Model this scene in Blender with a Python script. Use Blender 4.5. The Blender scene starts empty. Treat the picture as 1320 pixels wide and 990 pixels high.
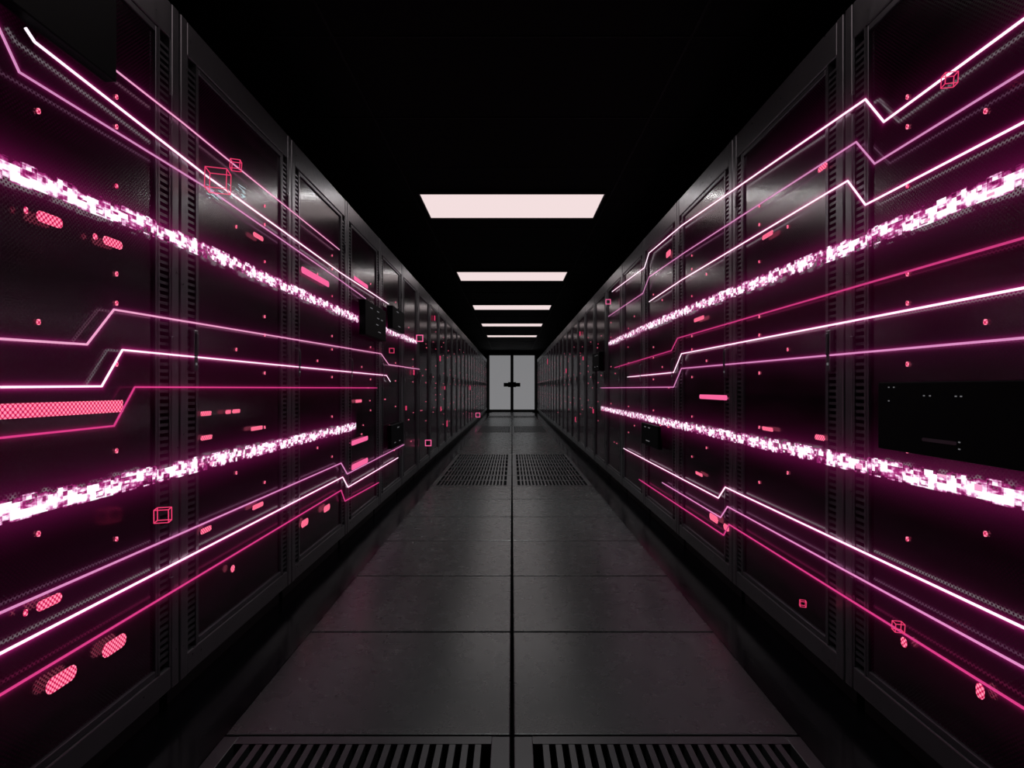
import bpy, bmesh, math, random
from mathutils import Vector, Matrix
random.seed(7)
C = bpy.context
S = C.scene
S.view_settings.view_transform = 'Standard'
S.view_settings.look = 'None'

# ------------------------------------------------------------------ dimensions (metres)
F = 760.0          # focal length in px of a 1320 px wide frame
CAM_H = 0.95
XR = 0.99          # rack front plane
RW = 0.893         # rack pitch
Y0 = 0.865 - RW*2  # first seam (behind the camera)
NR = 27
YEND = Y0 + RW*NR + 0.25
CEIL = 2.44
TW, TD = 0.785, 0.684
TY0 = 1.612

# ------------------------------------------------------------------ material helpers
def mat(name):
    m = bpy.data.materials.new(name); m.use_nodes = True
    nt = m.node_tree; nt.nodes.clear()
    out = nt.nodes.new('ShaderNodeOutputMaterial')
    return m, nt, out
def N(nt, t, **kw):
    n = nt.nodes.new(t)
    for k, v in kw.items(): setattr(n, k, v)
    return n
def math_(nt, op, a, b=None, c=None):
    n = nt.nodes.new('ShaderNodeMath'); n.operation = op
    for i, x in enumerate((a, b, c)):
        if x is None: continue
        if isinstance(x, (int, float)): n.inputs[i].default_value = x
        else: nt.links.new(x, n.inputs[i])
    return n.outputs[0]
def principled(name, col, rough=0.5, metal=0.0, spec=0.5, noise=0.0, nscale=20, bump=0.0, emis=None, es=0.0):
    m, nt, out = mat(name)
    p = N(nt, 'ShaderNodeBsdfPrincipled')
    nt.links.new(p.outputs[0], out.inputs[0])
    p.inputs['Base Color'].default_value = (*col, 1)
    p.inputs['Roughness'].default_value = rough
    p.inputs['Metallic'].default_value = metal
    p.inputs['Specular IOR Level'].default_value = spec
    if emis:
        p.inputs['Emission Color'].default_value = (*emis, 1)
        p.inputs['Emission Strength'].default_value = es
    if noise > 0 or bump > 0:
        tc = N(nt, 'ShaderNodeTexCoord')
        nz = N(nt, 'ShaderNodeTexNoise'); nz.inputs['Scale'].default_value = nscale
        nz.inputs['Detail'].default_value = 6
        nt.links.new(tc.outputs['Object'], nz.inputs['Vector'])
        mr = N(nt, 'ShaderNodeMapRange')
        nt.links.new(nz.outputs[0], mr.inputs[0])
        mr.inputs[1].default_value = 0.3; mr.inputs[2].default_value = 0.7
        mr.inputs[3].default_value = max(0.02, rough-noise); mr.inputs[4].default_value = min(1, rough+noise)
        nt.links.new(mr.outputs[0], p.inputs['Roughness'])
        if bump > 0:
            nz2 = N(nt, 'ShaderNodeTexNoise'); nz2.inputs['Scale'].default_value = nscale*12
            nt.links.new(tc.outputs['Object'], nz2.inputs['Vector'])
            b = N(nt, 'ShaderNodeBump'); b.inputs['Strength'].default_value = bump
            b.inputs['Distance'].default_value = 0.002
            nt.links.new(nz2.outputs[0], b.inputs['Height'])
            nt.links.new(b.outputs[0], p.inputs['Normal'])
    return m
def emission(name, col, s, sampled=True):
    m, nt, out = mat(name)
    e = N(nt, 'ShaderNodeEmission'); e.inputs[0].default_value = (*col, 1); e.inputs[1].default_value = s
    nt.links.new(e.outputs[0], out.inputs[0])
    if not sampled: m.cycles.emission_sampling = 'NONE'
    return m

def hole_mask(nt, vec, cell):
    """distance to centre of staggered round perforations in the local Y/Z plane"""
    mp = N(nt, 'ShaderNodeMapping'); mp.inputs['Rotation'].default_value = (math.radians(45), 0, 0)
    nt.links.new(vec, mp.inputs['Vector'])
    sp = N(nt, 'ShaderNodeSeparateXYZ'); nt.links.new(mp.outputs[0], sp.inputs[0])
    a = math_(nt, 'SUBTRACT', math_(nt, 'FRACT', math_(nt, 'MULTIPLY', sp.outputs[1], 1/cell)), 0.5)
    b = math_(nt, 'SUBTRACT', math_(nt, 'FRACT', math_(nt, 'MULTIPLY', sp.outputs[2], 1/cell)), 0.5)
    d = math_(nt, 'SQRT', math_(nt, 'ADD', math_(nt, 'MULTIPLY', a, a), math_(nt, 'MULTIPLY', b, b)))
    return d

def door_mesh_mat():
    m, nt, out = mat('perforated_door_mesh')
    tc = N(nt, 'ShaderNodeTexCoord')
    d = hole_mask(nt, tc.outputs['Object'], 0.0075)
    hole = math_(nt, 'LESS_THAN', d, 0.32)
    p = N(nt, 'ShaderNodeBsdfPrincipled')
    p.inputs['Base Color'].default_value = (0.002, 0.0015, 0.002, 1)
    p.inputs['Metallic'].default_value = 0.0
    p.inputs['IOR'].default_value = 1.9
    p.inputs['Roughness'].default_value = 0.18
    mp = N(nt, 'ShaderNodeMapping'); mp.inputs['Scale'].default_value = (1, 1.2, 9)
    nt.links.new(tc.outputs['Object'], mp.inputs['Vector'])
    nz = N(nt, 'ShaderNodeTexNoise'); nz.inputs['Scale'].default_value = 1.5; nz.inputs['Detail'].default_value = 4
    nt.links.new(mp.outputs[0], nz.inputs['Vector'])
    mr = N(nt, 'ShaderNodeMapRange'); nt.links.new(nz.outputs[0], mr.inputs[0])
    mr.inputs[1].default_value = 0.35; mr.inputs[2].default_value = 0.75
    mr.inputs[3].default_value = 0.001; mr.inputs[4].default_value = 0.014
    e = N(nt, 'ShaderNodeEmission'); e.inputs[0].default_value = (0.9, 0.04, 0.45, 1)  # faint magenta haze painted as emission in the perforations
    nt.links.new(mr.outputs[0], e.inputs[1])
    mx = N(nt, 'ShaderNodeMixShader')
    nt.links.new(hole, mx.inputs[0]); nt.links.new(p.outputs[0], mx.inputs[1]); nt.links.new(e.outputs[0], mx.inputs[2])
    nt.links.new(mx.outputs[0], out.inputs[0])
    m.cycles.emission_sampling = 'NONE'
    return m

def perforated_led_mat(name, cell, col, s):
    m, nt, out = mat(name)
    tc = N(nt, 'ShaderNodeTexCoord')
    d = hole_mask(nt, tc.outputs['Object'], cell)
    mr = N(nt, 'ShaderNodeMapRange'); nt.links.new(d, mr.inputs[0])
    mr.inputs[1].default_value = 0.25; mr.inputs[2].default_value = 0.50
    mr.inputs[3].default_value = 1.0; mr.inputs[4].default_value = 0.0
    cr = N(nt, 'ShaderNodeValToRGB'); nt.links.new(mr.outputs[0], cr.inputs[0])
    cr.color_ramp.elements[0].color = (0.38, 0.0, 0.05, 1)
    cr.color_ramp.elements[1].color = (*col, 1)
    e = N(nt, 'ShaderNodeEmission'); nt.links.new(cr.outputs[0], e.inputs[0]); e.inputs[1].default_value = s
    nt.links.new(e.outputs[0], out.inputs[0])
    m.cycles.emission_sampling = 'NONE'
    return m

def halo_mat(name, col, narrow, wide, kn=38, kw=3.0):  # glow around trails and bands, painted as additive emission on flat ribbons
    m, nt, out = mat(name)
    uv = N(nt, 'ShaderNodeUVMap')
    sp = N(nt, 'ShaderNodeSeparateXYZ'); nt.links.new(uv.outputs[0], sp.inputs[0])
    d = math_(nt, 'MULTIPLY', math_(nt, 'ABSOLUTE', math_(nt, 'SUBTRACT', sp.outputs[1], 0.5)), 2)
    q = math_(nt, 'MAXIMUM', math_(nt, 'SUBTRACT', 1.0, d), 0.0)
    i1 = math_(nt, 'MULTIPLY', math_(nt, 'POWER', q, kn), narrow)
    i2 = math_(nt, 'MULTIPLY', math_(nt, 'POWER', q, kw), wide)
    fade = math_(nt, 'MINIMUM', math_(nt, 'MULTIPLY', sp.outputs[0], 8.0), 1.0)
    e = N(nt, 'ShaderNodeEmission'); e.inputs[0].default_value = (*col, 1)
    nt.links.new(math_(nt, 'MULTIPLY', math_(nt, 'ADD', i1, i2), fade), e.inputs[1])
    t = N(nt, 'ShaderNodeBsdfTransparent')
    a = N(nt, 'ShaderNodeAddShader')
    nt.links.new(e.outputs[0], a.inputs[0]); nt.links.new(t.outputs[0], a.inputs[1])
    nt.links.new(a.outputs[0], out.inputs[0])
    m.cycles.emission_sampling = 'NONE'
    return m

BHW = 0.025
def data_stream_mat():
    m, nt, out = mat('data_stream_pixels')
    uv = N(nt, 'ShaderNodeUVMap')   # x metres along, y metres across
    def cells(sx, sy, seed, smooth=False):
        mp = N(nt, 'ShaderNodeMapping'); mp.inputs['Scale'].default_value = (1/sx, 1/sy, 1)
        mp.inputs['Location'].default_value = (seed, seed*0.7, 0)
        nt.links.new(uv.outputs[0], mp.inputs['Vector'])
        if smooth:
            nz = N(nt, 'ShaderNodeTexNoise'); nz.inputs['Scale'].default_value = 1.0; nz.inputs['Detail'].default_value = 3
            nt.links.new(mp.outputs[0], nz.inputs['Vector']); return nz.outputs[0]
        fl = N(nt, 'ShaderNodeVectorMath'); fl.operation = 'FLOOR'; nt.links.new(mp.outputs[0], fl.inputs[0])
        wn = N(nt, 'ShaderNodeTexWhiteNoise'); wn.noise_dimensions = '2D'; nt.links.new(fl.outputs[0], wn.inputs[0])
        return wn.outputs[0]
    a = cells(0.014, 0.010, 3.3); b = cells(0.030, 0.0167, 11.1); c = cells(0.022, 0.014, 5.0, True); l = cells(0.085, 0.06, 2.0, True)
    v = math_(nt, 'ADD', math_(nt, 'ADD', math_(nt, 'MULTIPLY', a, 0.22), math_(nt, 'MULTIPLY', b, 0.30)), math_(nt, 'MULTIPLY', c, 0.60))
    v = math_(nt, 'ADD', v, math_(nt, 'MULTIPLY', math_(nt, 'SUBTRACT', l, 0.5), 0.75))
    sp = N(nt, 'ShaderNodeSeparateXYZ'); nt.links.new(uv.outputs[0], sp.inputs[0])
    dd = math_(nt, 'ABSOLUTE', math_(nt, 'SUBTRACT', math_(nt, 'DIVIDE', sp.outputs[1], 2*BHW), 0.5))
    v = math_(nt, 'SUBTRACT', v, math_(nt, 'MULTIPLY', math_(nt, 'POWER', math_(nt, 'MULTIPLY', dd, 2.0), 3.0), 0.24))
    cr = N(nt, 'ShaderNodeValToRGB'); nt.links.new(v, cr.inputs[0])
    el = cr.color_ramp.elements
    el[0].position = 0.28; el[0].color = (0.04, 0.0, 0.02, 1)
    el[1].position = 0.62; el[1].color = (0.97, 1.0, 1.0, 1)
    x = el.new(0.43); x.color = (0.24, 0.02, 0.12, 1)
    x = el.new(0.51); x.color = (0.62, 0.25, 0.48, 1)
    x = el.new(0.57); x.color = (0.90, 0.80, 0.93, 1)
    e = N(nt, 'ShaderNodeEmission'); nt.links.new(cr.outputs[0], e.inputs[0]); e.inputs[1].default_value = 1.05
    t = N(nt, 'ShaderNodeBsdfTransparent')
    mx = N(nt, 'ShaderNodeMixShader')
    nt.links.new(math_(nt, 'GREATER_THAN', v, 0.35), mx.inputs[0])
    nt.links.new(t.outputs[0], mx.inputs[1]); nt.links.new(e.outputs[0], mx.inputs[2])
    nt.links.new(mx.outputs[0], out.inputs[0])
    m.cycles.emission_sampling = 'NONE'
    return m

M = {}
M['frame'] = principled('rack_frame_grey_metal', (0.17, 0.167, 0.18), 0.32, 0.8, noise=0.05, nscale=30)
M['body'] = principled('rack_body_black', (0.006, 0.006, 0.007), 0.5)
M['slat'] = principled('vent_slat_metal', (0.13, 0.125, 0.14), 0.35, 0.8)
M['door'] = door_mesh_mat()
M['led'] = perforated_led_mat('status_led_pink', 0.0085, (1.0, 0.22, 0.34), 1.5)
M['tile'] = principled('floor_tile_grey', (0.030, 0.034, 0.034), 0.27, 0.0, 0.5, noise=0.012, nscale=14, bump=0.03)
M['tilebk'] = principled('floor_black_gloss', (0.003, 0.003, 0.004), 0.16, 0.0, 0.4, noise=0.04, nscale=9, bump=0.12)
M['grate'] = principled('floor_grate_metal', (0.045, 0.047, 0.05), 0.33, 0.4)
M['void'] = principled('black_void', (0.002, 0.002, 0.002), 0.9, 0, 0.0)
M['ceil'] = principled('ceiling_black', (0.004, 0.004, 0.004), 0.75, 0, 0.12)
M['ceilrail'] = principled('ceiling_rail_black', (0.007, 0.007, 0.007), 0.6, 0, 0.2)
M['wall'] = principled('wall_black', (0.006, 0.006, 0.007), 0.7, 0, 0.2)
M['lamp'] = emission('ceiling_lamp_diffuser', (0.90, 0.735, 0.735), 1.0)
M['lamprim'] = principled('lamp_rim_dark', (0.03, 0.03, 0.03), 0.5, 0.3)
M['doorleaf'] = principled('door_frosted_white_glow', (0.75, 0.75, 0.76), 0.45, 0, 0.4, emis=(0.9, 0.9, 0.93), es=0.22)  # weak emission put in to brighten the door leaves
M['doorframe'] = principled('door_frame_dark', (0.012, 0.012, 0.013), 0.4, 0.4)
M['black'] = principled('black_plastic', (0.002, 0.002, 0.003), 0.6, 0, 0.08)
M['neonW'] = emission('neon_white', (1.0, 0.86, 0.96), 1.15)
M['neonL'] = emission('neon_lavender', (0.70, 0.30, 0.56), 0.9)
M['neonP'] = emission('neon_pink', (0.66, 0.05, 0.22), 0.9)
M['neonO'] = emission('neon_orchid', (0.88, 0.40, 0.62), 0.95)
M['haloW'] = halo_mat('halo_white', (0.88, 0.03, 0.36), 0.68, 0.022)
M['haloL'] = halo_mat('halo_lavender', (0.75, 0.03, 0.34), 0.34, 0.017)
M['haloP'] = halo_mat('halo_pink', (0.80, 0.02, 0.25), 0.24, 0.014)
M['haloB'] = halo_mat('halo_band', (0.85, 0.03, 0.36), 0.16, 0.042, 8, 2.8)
M['band'] = data_stream_mat()
M['cube'] = emission('hologram_red_pink', (0.85, 0.05, 0.16), 1.0)
M['bar'] = emission('indicator_bar_pink', (1.0, 0.14, 0.36), 0.95)
M['cyan'] = emission('hologram_pale_cyan', (0.40, 0.55, 0.65), 0.7)
M['tinyled'] = emission('tiny_white_led', (0.45, 0.45, 0.47), 0.25)

# ------------------------------------------------------------------ mesh helpers
class MB:
    def __init__(self):
        self.bm = bmesh.new(); self.mats = []
        self.uv = self.bm.loops.layers.uv.new('UVMap')
    def mi(self, k):
        if k not in self.mats: self.mats.append(k)
        return self.mats.index(k)
    def box(self, x0, x1, y0, y1, z0, z1, k, bevel=0.0):
        i = self.mi(k)
        x0, x1 = min(x0, x1), max(x0, x1); y0, y1 = min(y0, y1), max(y0, y1); z0, z1 = min(z0, z1), max(z0, z1)
        r = bmesh.ops.create_cube(self.bm, size=1.0)
        vs = r['verts']
        for v in vs:
            v.co = Vector(((x0+x1)/2+v.co.x*(x1-x0), (y0+y1)/2+v.co.y*(y1-y0), (z0+z1)/2+v.co.z*(z1-z0)))
        fs = set(f for v in vs for f in v.link_faces)
        for f in fs: f.material_index = i
        if bevel > 0:
            es = list(set(e for v in vs for e in v.link_edges))
            rr = bmesh.ops.bevel(self.bm, geom=es, offset=bevel, segments=2, affect='EDGES', profile=0.5)
            for f in rr['faces']: f.material_index = i
    def poly(self, pts, k, uvs=None):
        vs = [self.bm.verts.new(p) for p in pts]
        f = self.bm.faces.new(vs); f.material_index = self.mi(k)
        if uvs:
            for l, u in zip(f.loops, uvs): l[self.uv].uv = u
        return f
    def pill(self, x, yc, zc, w, h, k, thick=0.003, seg=6):
        """rounded lozenge lying in the Y/Z plane"""
        r = min(w, h)/2; pts = []
        if w >= h: cs = ((w/2-r, 0, -90), (-(w/2-r), 0, 90))
        else: cs = ((0, h/2-r, 0), (0, -(h/2-r), 180))
        for cy, cz, a0 in cs:
            for j in range(seg+1):
                a = math.radians(a0 + 180*j/seg)
                pts.append((yc+cy+r*math.cos(a), zc+cz+r*math.sin(a)))
        a = [self.bm.verts.new((x+thick/2, p[0], p[1])) for p in pts]
        b = [self.bm.verts.new((x-thick/2, p[0], p[1])) for p in pts]
        i = self.mi(k); fs = [self.bm.faces.new(a), self.bm.faces.new(b[::-1])]
        for j in range(len(pts)):
            jj = (j+1) % len(pts)
            try: fs.append(self.bm.faces.new((a[j], b[j], b[jj], a[jj])))
            except ValueError: pass
        for f in fs: f.material_index = i
    def mesh(self, name):
        me = bpy.data.meshes.new(name)
        self.bm.normal_update(); self.bm.to_mesh(me); self.bm.free()
        for k in self.mats: me.materials.append(M[k])
        return me
    def obj(self, name, parent=None, loc=(0, 0, 0)):
        return link(self.mesh(name), name, parent, loc)
def link(me, name, parent=None, loc=(0, 0, 0)):
    o = bpy.data.objects.new(name, me); C.collection.objects.link(o); o.location = loc
    if parent: o.parent = parent
    return o
def empty(name, loc=(0, 0, 0)):
    e = bpy.data.objects.new(name, None); C.collection.objects.link(e); e.location = loc
    e.empty_display_size = 0.2
    return e

# ------------------------------------------------------------------ floor
YB = Y0 - 0.3
b = MB()
b.box(-2.1, 2.1, YB, YEND+0.2, -0.16, -0.10, 'void')
for s in (-1, 1):
    b.box(s*(TW+0.004), s*2.1, YB, YEND+0.2, -0.10, -0.004, 'tilebk')
k0 = int(math.floor((YB-TY0)/TD)); k1 = int(math.ceil((YEND-TY0)/TD))
grates = [(-1, 0), (6, 10), (16, 19), (25, 27)]
g = 0.005
def is_grate(k): return any(a <= k < c for a, c in grates)
for k in range(k0, k1+1):
    ya, yb = TY0+k*TD, TY0+(k+1)*TD
    yb = min(yb, YEND+0.1)
    if yb-ya < 0.05: continue
    for s in (-1, 1):
        xa, xb = 0.0055, TW
        if not is_grate(k):
            b.box(s*xa, s*xb, ya+g, yb-g, -0.05, 0.0, 'tile', 0.003)
        else:
            fr = 0.042
            b.box(s*xa, s*(xa+0.05), ya+g, yb-g, -0.04, 0.0, 'grate', 0.002)
            b.box(s*(xb-fr), s*xb, ya+g, yb-g, -0.04, 0.0, 'grate', 0.002)
            b.box(s*(xa+0.05), s*(xb-fr), ya+g, ya+g+fr*0.8, -0.04, 0.0, 'grate')
            b.box(s*(xa+0.05), s*(xb-fr), yb-g-fr*0.8, yb-g, -0.04, 0.0, 'grate')
            ym = (ya+yb)/2
            b.box(s*(xa+0.05), s*(xb-fr), ym-0.025, ym+0.025, -0.04, 0.0, 'grate')
            n = 20; x_in, x_out = xa+0.05, xb-fr; p = (x_out-x_in)/n
            for i in range(n-1):
                xc = x_in+(i+1)*p
                b.box(s*(xc-p*0.24), s*(xc+p*0.24), ya+0.04, yb-0.04, -0.035, -0.0006, 'grate')
floor = b.obj('floor')

# ------------------------------------------------------------------ ceiling and walls
b = MB()
b.box(-2.1, 2.1, YB, YEND+0.2, CEIL+0.0, CEIL+0.1, 'ceil')
for x in (-1.45, -0.76, 0.76, 1.45):
    b.box(x-0.006, x+0.006, YB, YEND, CEIL-0.004, CEIL+0.001, 'ceilrail')
for j in range(0, 34):
    y = 1.0+j*0.75
    if y < YEND: b.box(-2.0, 2.0, y-0.005, y+0.005, CEIL-0.004, CEIL+0.001, 'ceilrail')
b.obj('ceiling')
b = MB(); b.box(-2.2, -2.1, YB, YEND+0.2, -0.1, CEIL+0.1, 'wall'); b.obj('wall_left')
b = MB(); b.box(2.1, 2.2, YB, YEND+0.2, -0.1, CEIL+0.1, 'wall'); b.obj('wall_right')
b = MB(); b.box(-2.2, 2.2, YB-0.1, YB, -0.1, CEIL+0.1, 'wall'); b.obj('wall_back')
DW, DH = 0.925, 2.27
b = MB()
b.box(-2.1, 2.1, YEND+0.13, YEND+0.2, 0, CEIL, 'wall')
b.obj('wall_far')

# double door in its dark surround
b = MB()
b.box(-DW-0.06, -DW, YEND-0.02, YEND+0.12, 0, DH+0.05, 'doorframe', 0.005)
b.box(DW, DW+0.06, YEND-0.02, YEND+0.12, 0, DH+0.05, 'doorframe', 0.005)
b.box(-DW, DW, YEND-0.02, YEND+0.12, DH, DH+0.05, 'doorframe', 0.005)
b.box(-DW, DW, YEND+0.10, YEND+0.12, 0, DH, 'black')
for s in (-1, 1):
    b.box(s*0.035, s*(DW-0.03), YEND+0.02, YEND+0.06, 0.09, DH-0.03, 'doorleaf', 0.004)
    b.box(s*0.035, s*(DW-0.01), YEND+0.015, YEND+0.065, 0.005, 0.09, 'doorframe', 0.004)
    b.box(s*0.03, s*0.06, YEND+0.01, YEND+0.065, 0.005, DH-0.01, 'black')
    b.box(s*0.06, s*0.16, YEND-0.005, YEND+0.02, 0.98, 1.18, 'black', 0.004)
    b.box(s*0.08, s*0.33, YEND-0.06, YEND-0.03, 1.0, 1.15, 'black', 0.01)
    b.box(s*0.09, s*0.12, YEND-0.05, YEND+0.02, 1.05, 1.10, 'black')
b.box(-0.03, 0.03, YEND+0.03, YEND+0.05, 0.005, DH, 'black')
b.obj('door_1')
b = MB()
b.box(-2.1, -DW-0.065, YEND+0.0, YEND+0.125, 0, CEIL-0.001, 'wall')
b.box(DW+0.065, 2.1, YEND+0.0, YEND+0.125, 0, CEIL-0.001, 'wall')
b.box(-DW-0.065, DW+0.065, YEND, YEND+0.125, DH+0.055, CEIL-0.001, 'wall')
b.obj('trim_1')

# ceiling lamps: pinkish diffuser, plus two added area lights each
def lamp_mesh():
    b = MB()
    w, d = 0.70, 0.32
    b.box(-w, w, -d, d, -0.012, -0.006, 'lamp')
    for s in (-1, 1):
        b.box(s*w, s*(w+0.014), -d-0.014, d+0.014, -0.02, 0.0, 'lamprim')
        b.box(-w, w, s*d, s*(d+0.014), -0.02, 0.0, 'lamprim')
    b.box(-w, w, -d, d, -0.006, 0.0, 'lamprim')
    return b.mesh('ceiling_panel_light')
lm = lamp_mesh()
for i in range(-1, 5):
    lo = link(lm, 'ceiling_panel_light', None, (0, 4.79+i*3.0, CEIL-0.004))
    ld = bpy.data.lights.new('floor_fill_light', 'AREA'); ld.shape = 'RECTANGLE'; ld.size = 0.4; ld.size_y = 0.5  # added light: brightens the floor while the diffuser keeps its tint
    ld.energy = 6.0 if i >= 0 else 2.5; ld.color = (0.93, 1.0, 1.0); ld.spread = math.radians(85)
    a = bpy.data.objects.new('floor_fill_light', ld); C.collection.objects.link(a)
    a.parent = lo; a.location = (0, 0, -0.018)
    ld = bpy.data.lights.new('reflection_boost_light', 'AREA'); ld.shape = 'RECTANGLE'; ld.size = 1.38; ld.size_y = 0.03  # added light: strengthens the lamp reflections on the rack doors
    ld.energy = 5.0 if i >= 0 else 1.5; ld.color = (1.0, 0.97, 0.97)
    a = bpy.data.objects.new('reflection_boost_light', ld); C.collection.objects.link(a)
    a.parent = lo; a.location = (0, -0.30, -0.016)

# ------------------------------------------------------------------ server racks
def rack_mesh(s, seed, near=False):
    """s=-1: left row (front faces +x). local x=0 is the front plane, y along the aisle, z up from floor"""
    rnd = random.Random(seed)
    b = MB()
    o = s
    g = 0.004
    ZB, ZT = 0.074, 2.07
    X = lambda t: o*t
    b.box(X(0.035), X(1.0), g, RW-g, ZB, ZT-0.004, 'body')
    b.box(X(0.05), X(0.95), 0.02, RW-0.02, -0.004, ZB, 'body')
    b.box(X(0), X(0.04), g, 0.042, ZB, ZT, 'frame', 0.004)
    b.box(X(0), X(0.04), RW-0.042, RW-g, ZB, ZT, 'frame', 0.004)
    b.box(X(0.002), X(0.04), 0.042, RW-0.042, 1.965, ZT, 'frame', 0.004)
    b.box(X(0.002), X(0.04), 0.042, RW-0.042, ZB, 0.14, 'frame', 0.004)
    for ya, yb in ((0.046, 0.098), (RW-0.098, RW-0.046)):
        n = 92; za, zb = 0.16, 1.945; p = (zb-za)/n
        b.box(X(0.003), X(0.034), ya-0.004, ya+0.003, 0.14, 1.965, 'frame')
        b.box(X(0.003), X(0.034), yb-0.003, yb+0.004, 0.14, 1.965, 'frame')
        for i in range(n):
            z = za+i*p
            b.box(X(0.006), X(0.02), ya, yb, z, z+p*0.45, 'slat')
    b.box(X(0.012), X(0.018), 0.112, RW-0.112, 0.16, 1.945, 'door')
    dy0, dy1 = 0.100, RW-0.100
    b.box(X(0.004), X(0.03), dy0, dy0+0.014, 0.142, 1.962, 'slat', 0.002)
    b.box(X(0.004), X(0.03), dy1-0.014, dy1, 0.142, 1.962, 'slat', 0.002)
    b.box(X(0.004), X(0.03), dy0+0.014, dy1-0.014, 1.945, 1.962, 'slat', 0.002)
    b.box(X(0.004), X(0.03), dy0+0.014, dy1-0.014, 0.142, 0.160, 'slat', 0.002)
    b.box(X(-0.010), X(0.006), 0.060, 0.084, 1.00, 1.13, 'frame', 0.004)
    b.box(X(-0.015), X(-0.008), 0.066, 0.078, 1.05, 1.12, 'slat', 0.003)
    b.box(X(-0.012), X(-0.010), 0.069, 0.075, 1.02, 1.028, 'tinyled')
    for z in (0.35, 1.05, 1.75):
        b.box(X(-0.004), X(0.004), RW-0.05, RW-0.036, z, z+0.05, 'slat', 0.002)
    for y, zs in ((0.379, (1.534, 1.089, 0.642)), (0.625, (1.685, 1.61, 1.46, 1.238, 1.164, 0.791, 0.568, 1.01))):
        for z in zs:
            if near or rnd.random() < 0.6:
                b.pill(X(0.009), y, z, 0.008, 0.012, 'led')
    if not near:
        for _ in range(3):
            z = rnd.choice([0.42, 0.7, 0.86, 0.95, 1.3, 1.42]) ; y = rnd.uniform(0.18, 0.7)
            b.pill(X(0.009), y, z, rnd.choice([0.009, 0.03]), 0.009, 'led')
    return b.mesh('server_rack')
for s in (-1, 1):
    variants = [rack_mesh(s, 100*s+j) for j in range(4)]
    nearv = rack_mesh(s, 1, True)
    for i in range(NR):
        link(nearv if i < 5 else variants[i % 4], 'server_rack', None, (s*XR, Y0+i*RW, 0))

# ------------------------------------------------------------------ light art on the rack fronts
def wall_pt(u, v):
    """measured point -> (y, z) on the rack-front plane"""
    y = F*XR/abs(u-660.0)
    return Vector((y, CAM_H-(v-500.0)*y/F))
def extend(pts, ynear=0.5):
    a, c = pts[0], pts[1]
    t = (ynear-a.x)/(c.x-a.x)
    return [a+(c-a)*t]+pts[1:]
def ribbon(b, s, pts, hw, k, xoff, metric=False):
    n = len(pts)
    L, R = [], []
    for i, p in enumerate(pts):
        d1 = (pts[i]-pts[i-1]).normalized() if i > 0 else (pts[1]-pts[0]).normalized()
        d2 = (pts[i+1]-pts[i]).normalized() if i < n-1 else d1
        n1 = Vector((-d1.y, d1.x)); n2 = Vector((-d2.y, d2.x))
        m = (n1+n2)
        m = n1 if m.length < 0.2 else m.normalized()
        k_ = hw/max(0.45, m.dot(n1))
        L.append(p+m*k_); R.append(p-m*k_)
    x = s*(XR-xoff)
    cum = [0.0]
    for i in range(1, n): cum.append(cum[-1]+(pts[i]-pts[i-1]).length)
    T = cum[-1]
    for i in range(n-1):
        seg = max(1, int((cum[i+1]-cum[i])/0.12))
        for j in range(seg):
            t0, t1 = j/seg, (j+1)/seg
            l0, l1 = L[i].lerp(L[i+1], t0), L[i].lerp(L[i+1], t1)
            r0, r1 = R[i].lerp(R[i+1], t0), R[i].lerp(R[i+1], t1)
            c0 = cum[i]+(cum[i+1]-cum[i])*t0; c1 = cum[i]+(cum[i+1]-cum[i])*t1
            if metric: ua, ub, h = c0, c1, hw*2
            else: ua, ub, h = min(c0, T-c0), min(c1, T-c1), 1.0
            b.poly([(x, r0.x, r0.y), (x, r1.x, r1.y), (x, l1.x, l1.y), (x, l0.x, l0.y)], k,
                   [(ua, 0), (ub, 0), (ub, h), (ua, h)])
def tubes(name, s, lines, parent):
    cu = bpy.data.curves.new(name, 'CURVE'); cu.dimensions = '3D'; cu.bevel_depth = 0.0026; cu.bevel_resolution = 2
    cu.use_fill_caps = True
    ms = []
    for pts, kind, w in lines:
        sp = cu.splines.new('POLY'); sp.points.add(len(pts)-1)
        for q, p in zip(sp.points, pts):
            q.co = (s*(XR-0.0075), p.x, p.y, 1); q.radius = w
        k = 'neon'+kind
        if k not in ms: ms.append(k); cu.materials.append(M[k])
        sp.material_index = ms.index(k)
    return link(cu, name, parent)

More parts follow.
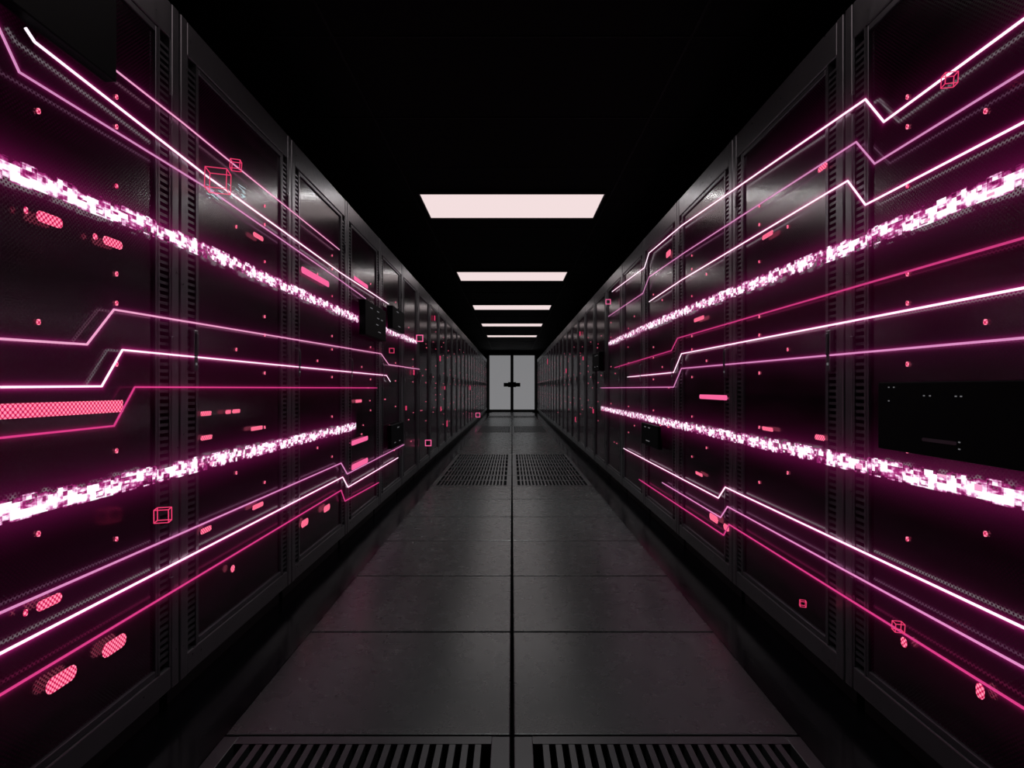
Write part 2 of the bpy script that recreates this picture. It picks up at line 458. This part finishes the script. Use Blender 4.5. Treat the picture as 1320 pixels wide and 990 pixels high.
left = [
 ([(28, 36), (40, 54), (265, 228), (438, 352), (500, 392)], 'W', 1.2, False),
 ([(0, 50), (20, 93), (265, 243), (438, 362), (470, 385)], 'L', 1.0, True),
 ([(134, 82), (232, 158), (290, 205), (436, 322)], 'O', 0.9, False),
 ([(0, 437), (108, 444), (143, 399), (490, 456), (500, 470), (540, 476)], 'O', 1.0, True),
 ([(0, 499), (127, 498), (154, 451), (497, 484), (502, 492)], 'W', 1.0, True),
 ([(0, 564), (143, 549), (170, 499), (485, 500)], 'P', 0.9, True),
 ([(0, 788), (438, 597), (446, 611), (520, 573)], 'L', 1.1, True),
 ([(0, 840), (440, 615), (447, 628), (512, 590)], 'W', 1.2, True),
 ([(0, 893), (438, 632), (443, 646), (487, 622)], 'P', 1.1, True),
]
right = [
 ([(1320, 28), (1143, 157), (1119, 128), (880, 291), (838, 326), (832, 345), (790, 376)], 'W', 1.2, True),
 ([(1320, 95), (1131, 211), (1107, 183), (885, 325), (838, 357), (830, 378), (785, 408)], 'L', 1.0, True),
 ([(1320, 160), (1119, 264), (1096, 233), (880, 361), (838, 389)], 'W', 1.1, True),
 ([(1320, 308), (875, 436), (867, 452), (793, 474)], 'P', 1.0, True),
 ([(1320, 372), (880, 456), (870, 480), (810, 486)], 'W', 1.1, True),
 ([(1320, 436), (880, 475), (870, 499), (775, 500)], 'L', 1.0, True),
 ([(1320, 807), (937, 628), (928, 642), (805, 578)], 'W', 1.2, True),
 ([(1320, 858), (940, 653), (931, 667), (855, 622)], 'L', 1.1, True),
 ([(1320, 910), (942, 676), (935, 690), (825, 618)], 'P', 1.1, True),
]
bandsL = [[(0, 214), (218, 303), (455, 409), (537, 441)], [(0, 660), (222, 606), (458, 549)]]
bandsR = [[(1320, 226), (1095, 318), (860, 410), (785, 443)], [(1320, 641), (1090, 594), (775, 526)]]
for s, lines, bands in ((-1, left, bandsL), (1, right, bandsR)):
    par = empty('neon_light_trails')
    tl = []
    hb = MB(); xo = 0.0082
    for px, kind, w, ext in lines:
        pts = [wall_pt(*p) for p in px]
        if ext: pts = extend(pts)
        tl.append((pts, kind, w))
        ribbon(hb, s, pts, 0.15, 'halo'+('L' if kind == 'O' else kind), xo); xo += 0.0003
    tubes('trail_tubes', s, tl, par)
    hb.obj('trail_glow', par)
    for px in bands:
        pts = extend([wall_pt(*p) for p in px])
        db = MB()
        ribbon(db, s, pts, BHW, 'band', 0.0045, True)
        rnd = random.Random(int(px[0][1]))
        for a, c in zip(pts[:-1], pts[1:]):
            ln = (c-a).length; d = (c-a)/ln; nn = Vector((-d.y, d.x)); t = 0
            while t < ln-0.05:
                if rnd.random() < 0.3:
                    w = rnd.choice([0.012, 0.02, 0.03]); h = rnd.choice([0.006, 0.010, 0.014])
                    o_ = rnd.uniform(-0.016, 0.016)
                    q = a+d*t+nn*o_
                    p4 = [q-nn*h/2, q+d*w-nn*h/2, q+d*w+nn*h/2, q+nn*h/2]
                    db.poly([(s*(XR-0.0052), p.x, p.y) for p in p4], 'neonW' if rnd.random() < 0.8 else 'neonO')
                t += rnd.uniform(0.01, 0.045)
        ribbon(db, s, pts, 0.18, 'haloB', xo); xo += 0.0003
        db.obj('data_stream_band')

# hologram wire cubes
def wire_cube(u, v, size, depth_off=0.05, k='cube', rot=(0.2, 0.0, 0.5), t=0.0010):
    s = -1 if u < 660 else 1
    p = wall_pt(u, v)
    q = (XR-depth_off)/XR
    b = MB(); h = size/2
    for a in (-h, h):
        for c in (-h, h):
            b.box(-h, h, a-t, a+t, c-t, c+t, k); b.box(a-t, a+t, -h, h, c-t, c+t, k); b.box(a-t, a+t, c-t, c+t, -h, h, k)
    o = b.obj('hologram_cube', None, (s*(XR-depth_off), p.x*q, CAM_H+(p.y-CAM_H)*q))
    o.rotation_euler = rot
    return o
for (u, v, sz, r) in [(281, 233, 0.062, (0.02, 0.03, 0.25)), (304, 213, 0.030, (0, 0.05, 0.25)), (210, 664, 0.034, (0.02, 0, 0.3)),
                   (1224, 103, 0.023, (0.05, 0.03, -0.3)), (1158, 808, 0.020, (0.05, 0.03, -0.2)), (1035, 778, 0.017, (0, 0.05, -0.3)),
                   (505, 452, 0.035, (0, 0, 0.1))]:
    wire_cube(u, v, sz, 0.06, rot=r, t=0.0007 if sz < 0.03 else 0.001)
# flat square outlines further down the aisle
def sq(b, s, u, v, size):
    p = wall_pt(u, v); t = size*0.12; x = s*(XR-0.004); h = size/2
    b.box(x-0.002, x+0.002, p.x-h, p.x+h, p.y-h, p.y-h+t, 'cube'); b.box(x-0.002, x+0.002, p.x-h, p.x+h, p.y+h-t, p.y+h, 'cube')
    b.box(x-0.002, x+0.002, p.x-h, p.x-h+t, p.y-h, p.y+h, 'cube'); b.box(x-0.002, x+0.002, p.x+h-t, p.x+h, p.y-h, p.y+h, 'cube')
# outlines that face along the aisle, floating just off the racks
def sqx(b, s, u, v, size):
    p = wall_pt(u, v); t = size*0.12; h = size/2; xc = s*(XR-0.03-h); y = p.x*(XR-0.03-h)/XR
    z = CAM_H+(p.y-CAM_H)*(XR-0.03-h)/XR
    for z0, z1 in ((z-h, z-h+t), (z+h-t, z+h)): b.box(xc-h, xc+h, y-0.002, y+0.002, z0, z1, 'bar')
    for x0, x1 in ((xc-h, xc-h+t), (xc+h-t, xc+h)): b.box(x0, x1, y-0.002, y+0.002, z-h+t, z+h-t, 'bar')
for s, lst, lx in ((-1, [(576, 546, .09), (533, 480, .05), (567, 462, .07), (560, 410, .06), (523, 526, .04), (568, 527, .06), (606, 500, .10), (573, 500, .05)],
                    [(541, 436, .07), (552, 571, .07), (616, 535, .12)]),
               (1, [(742, 540, .06), (765, 530, .05), (706, 466, .14), (748, 430, .06), (730, 478, .08), (752, 462, .05)], [(784, 389, 0.05)])):
    b = MB()
    for u, v, z in lst: sq(b, s, u, v, z)
    for u, v, z in lx: sqx(b, s, u, v, z)
    b.obj('hologram_square_markers')

# perforated indicator lights behind the doors
pL = [(46, 80, 283, 14), (132, 157, 313, 11), (30, 35, 271, 9), (119, 125, 305, 8), (46, 79, 776, 13), (29, 35, 790, 9),
      (131, 162, 832, 18), (58, 98, 876, 20), (258, 272, 533, 6), (290, 297, 531, 5), (299, 309, 530, 5), (258, 273, 564, 6),
      (323, 338, 552, 5), (325, 339, 652, 6), (258, 272, 683, 7), (326, 339, 305, 6), (388, 397, 674, 9), (417, 425, 655, 8),
      (458, 466, 517, 4), (297, 302, 733, 9)]
bL = [(388, 424, 357, 8), (453, 474, 568, 6), (453, 474, 598, 7), (456, 474, 364, 5)]
pR = [(1051, 1064, 564, 7), (983, 997, 553, 5), (915, 926, 668, 9), (983, 997, 303, 6), (1055, 1067, 216, 7), (895, 908, 411, 5),
      (897, 906, 611, 4), (1162, 1170, 828, 13), (1259, 1270, 891, 20), (859, 865, 327, 8), (933, 940, 680, 8)]
bR = [(902, 938, 512, 6)]
for s, ps, bs in ((-1, pL, bL), (1, pR, bR)):
    b = MB()
    for lst, k in ((ps, 'led'), (bs, 'bar')):
        for u1, u2, v, h in lst:
            y1, y2 = wall_pt(u1, v).x, wall_pt(u2, v).x
            c = wall_pt((u1+u2)/2, v); sc = F/c.x
            b.pill(s*(XR-0.0015), (y1+y2)/2, c.y, abs(y2-y1), h/sc, k, 0.001)
    if s < 0:
        ya, yb = 0.9, wall_pt(157, 524).x
        zc = wall_pt(78, 527).y
        b.box(-XR+0.001, -XR+0.003, ya, yb, zc-0.015, zc+0.015, 'led')
    b.obj('perforated_indicator_lights')

# pale cyan glitch marks under the large hologram cube
b = MB(); rnd = random.Random(5)
for j in range(30):
    p = wall_pt(285+rnd.uniform(-24, 24), 246+rnd.uniform(-9, 9))
    w = rnd.uniform(0.008, 0.035)
    b.box(-XR+0.013, -XR+0.014, p.x, p.x+w, p.y, p.y+0.0018, 'cyan')
b.obj('hologram_glitch_marks')

# black equipment panels mounted on the doors
def panel(u1, v1, u2, v2, proud, rows):
    s = -1 if u1 < 660 else 1
    a = wall_pt(u1, (v1+v2)/2); c = wall_pt(u2, (v1+v2)/2)
    ya, yb = min(a.x, c.x), max(a.x, c.x)
    ym = (ya+yb)/2
    za = CAM_H-(v2-500)*ym/F; zb = CAM_H-(v1-500)*ym/F
    b = MB()
    x0, x1 = s*(XR-0.0005), s*(XR-proud)
    b.box(x0, x1, ya, yb, za, zb, 'black', 0.004)
    rnd = random.Random(int(u1))
    xf = s*(XR-proud-0.001)
    for r in range(rows):
        z = za+(zb-za)*(0.2+0.62*r/max(1, rows-1))
        for q in range(2):
            y = ya+(yb-ya)*rnd.uniform(0.15, 0.75)
            b.box(xf, xf-s*0.001, y, y+(yb-ya)*0.10, z, z+0.006, 'tinyled')
    return b.obj('equipment_control_panel')
panel(461, 394, 489, 436, 0.05, 4)
panel(498, 399, 514, 427, 0.05, 2)
panel(499, 546, 515, 575, 0.035, 2)
panel(832, 547, 854, 575, 0.03, 2)
panel(769, 455, 778, 478, 0.05, 2)
# dark unlit blanking box high on the nearest left rack
b = MB()
b.box(-XR+0.0005, -XR+0.035, 0.98, 1.425, 1.688, 1.944, 'black', 0.003)
b.obj('equipment_blanking_box')
# dark unlit equipment bay in the nearest right rack
b = MB()
b.box(XR-0.0005, XR-0.016, 0.98, 1.57, 0.79, 0.965, 'black', 0.003)
xf = XR-0.0165
for y, z in ((1.52, 0.95), (1.50, 0.95), (1.39, 0.93), (1.37, 0.93), (1.29, 0.93), (1.275, 0.93), (1.52, 0.915), (1.28, 0.815), (1.28, 0.83)):
    b.box(xf, xf-0.0005, y, y+0.006, z, z+0.003, 'tinyled')
b.pill(xf, 1.345, 0.828, 0.11, 0.008, 'slat', 0.001)
b.obj('server_display_unit')

# ------------------------------------------------------------------ world & camera
w = bpy.data.worlds.new('world'); S.world = w; w.use_nodes = True
w.node_tree.nodes['Background'].inputs[0].default_value = (0.001, 0.001, 0.0012, 1)
w.node_tree.nodes['Background'].inputs[1].default_value = 1.0
cd = bpy.data.cameras.new('camera'); cam = bpy.data.objects.new('camera', cd); C.collection.objects.link(cam)
cam.location = (0, 0, CAM_H); cam.rotation_euler = (math.radians(90), 0, 0)
cd.sensor_width = 36; cd.lens = 36*F/1320; cd.shift_y = 5/1320; cd.clip_start = 0.02
S.camera = cam
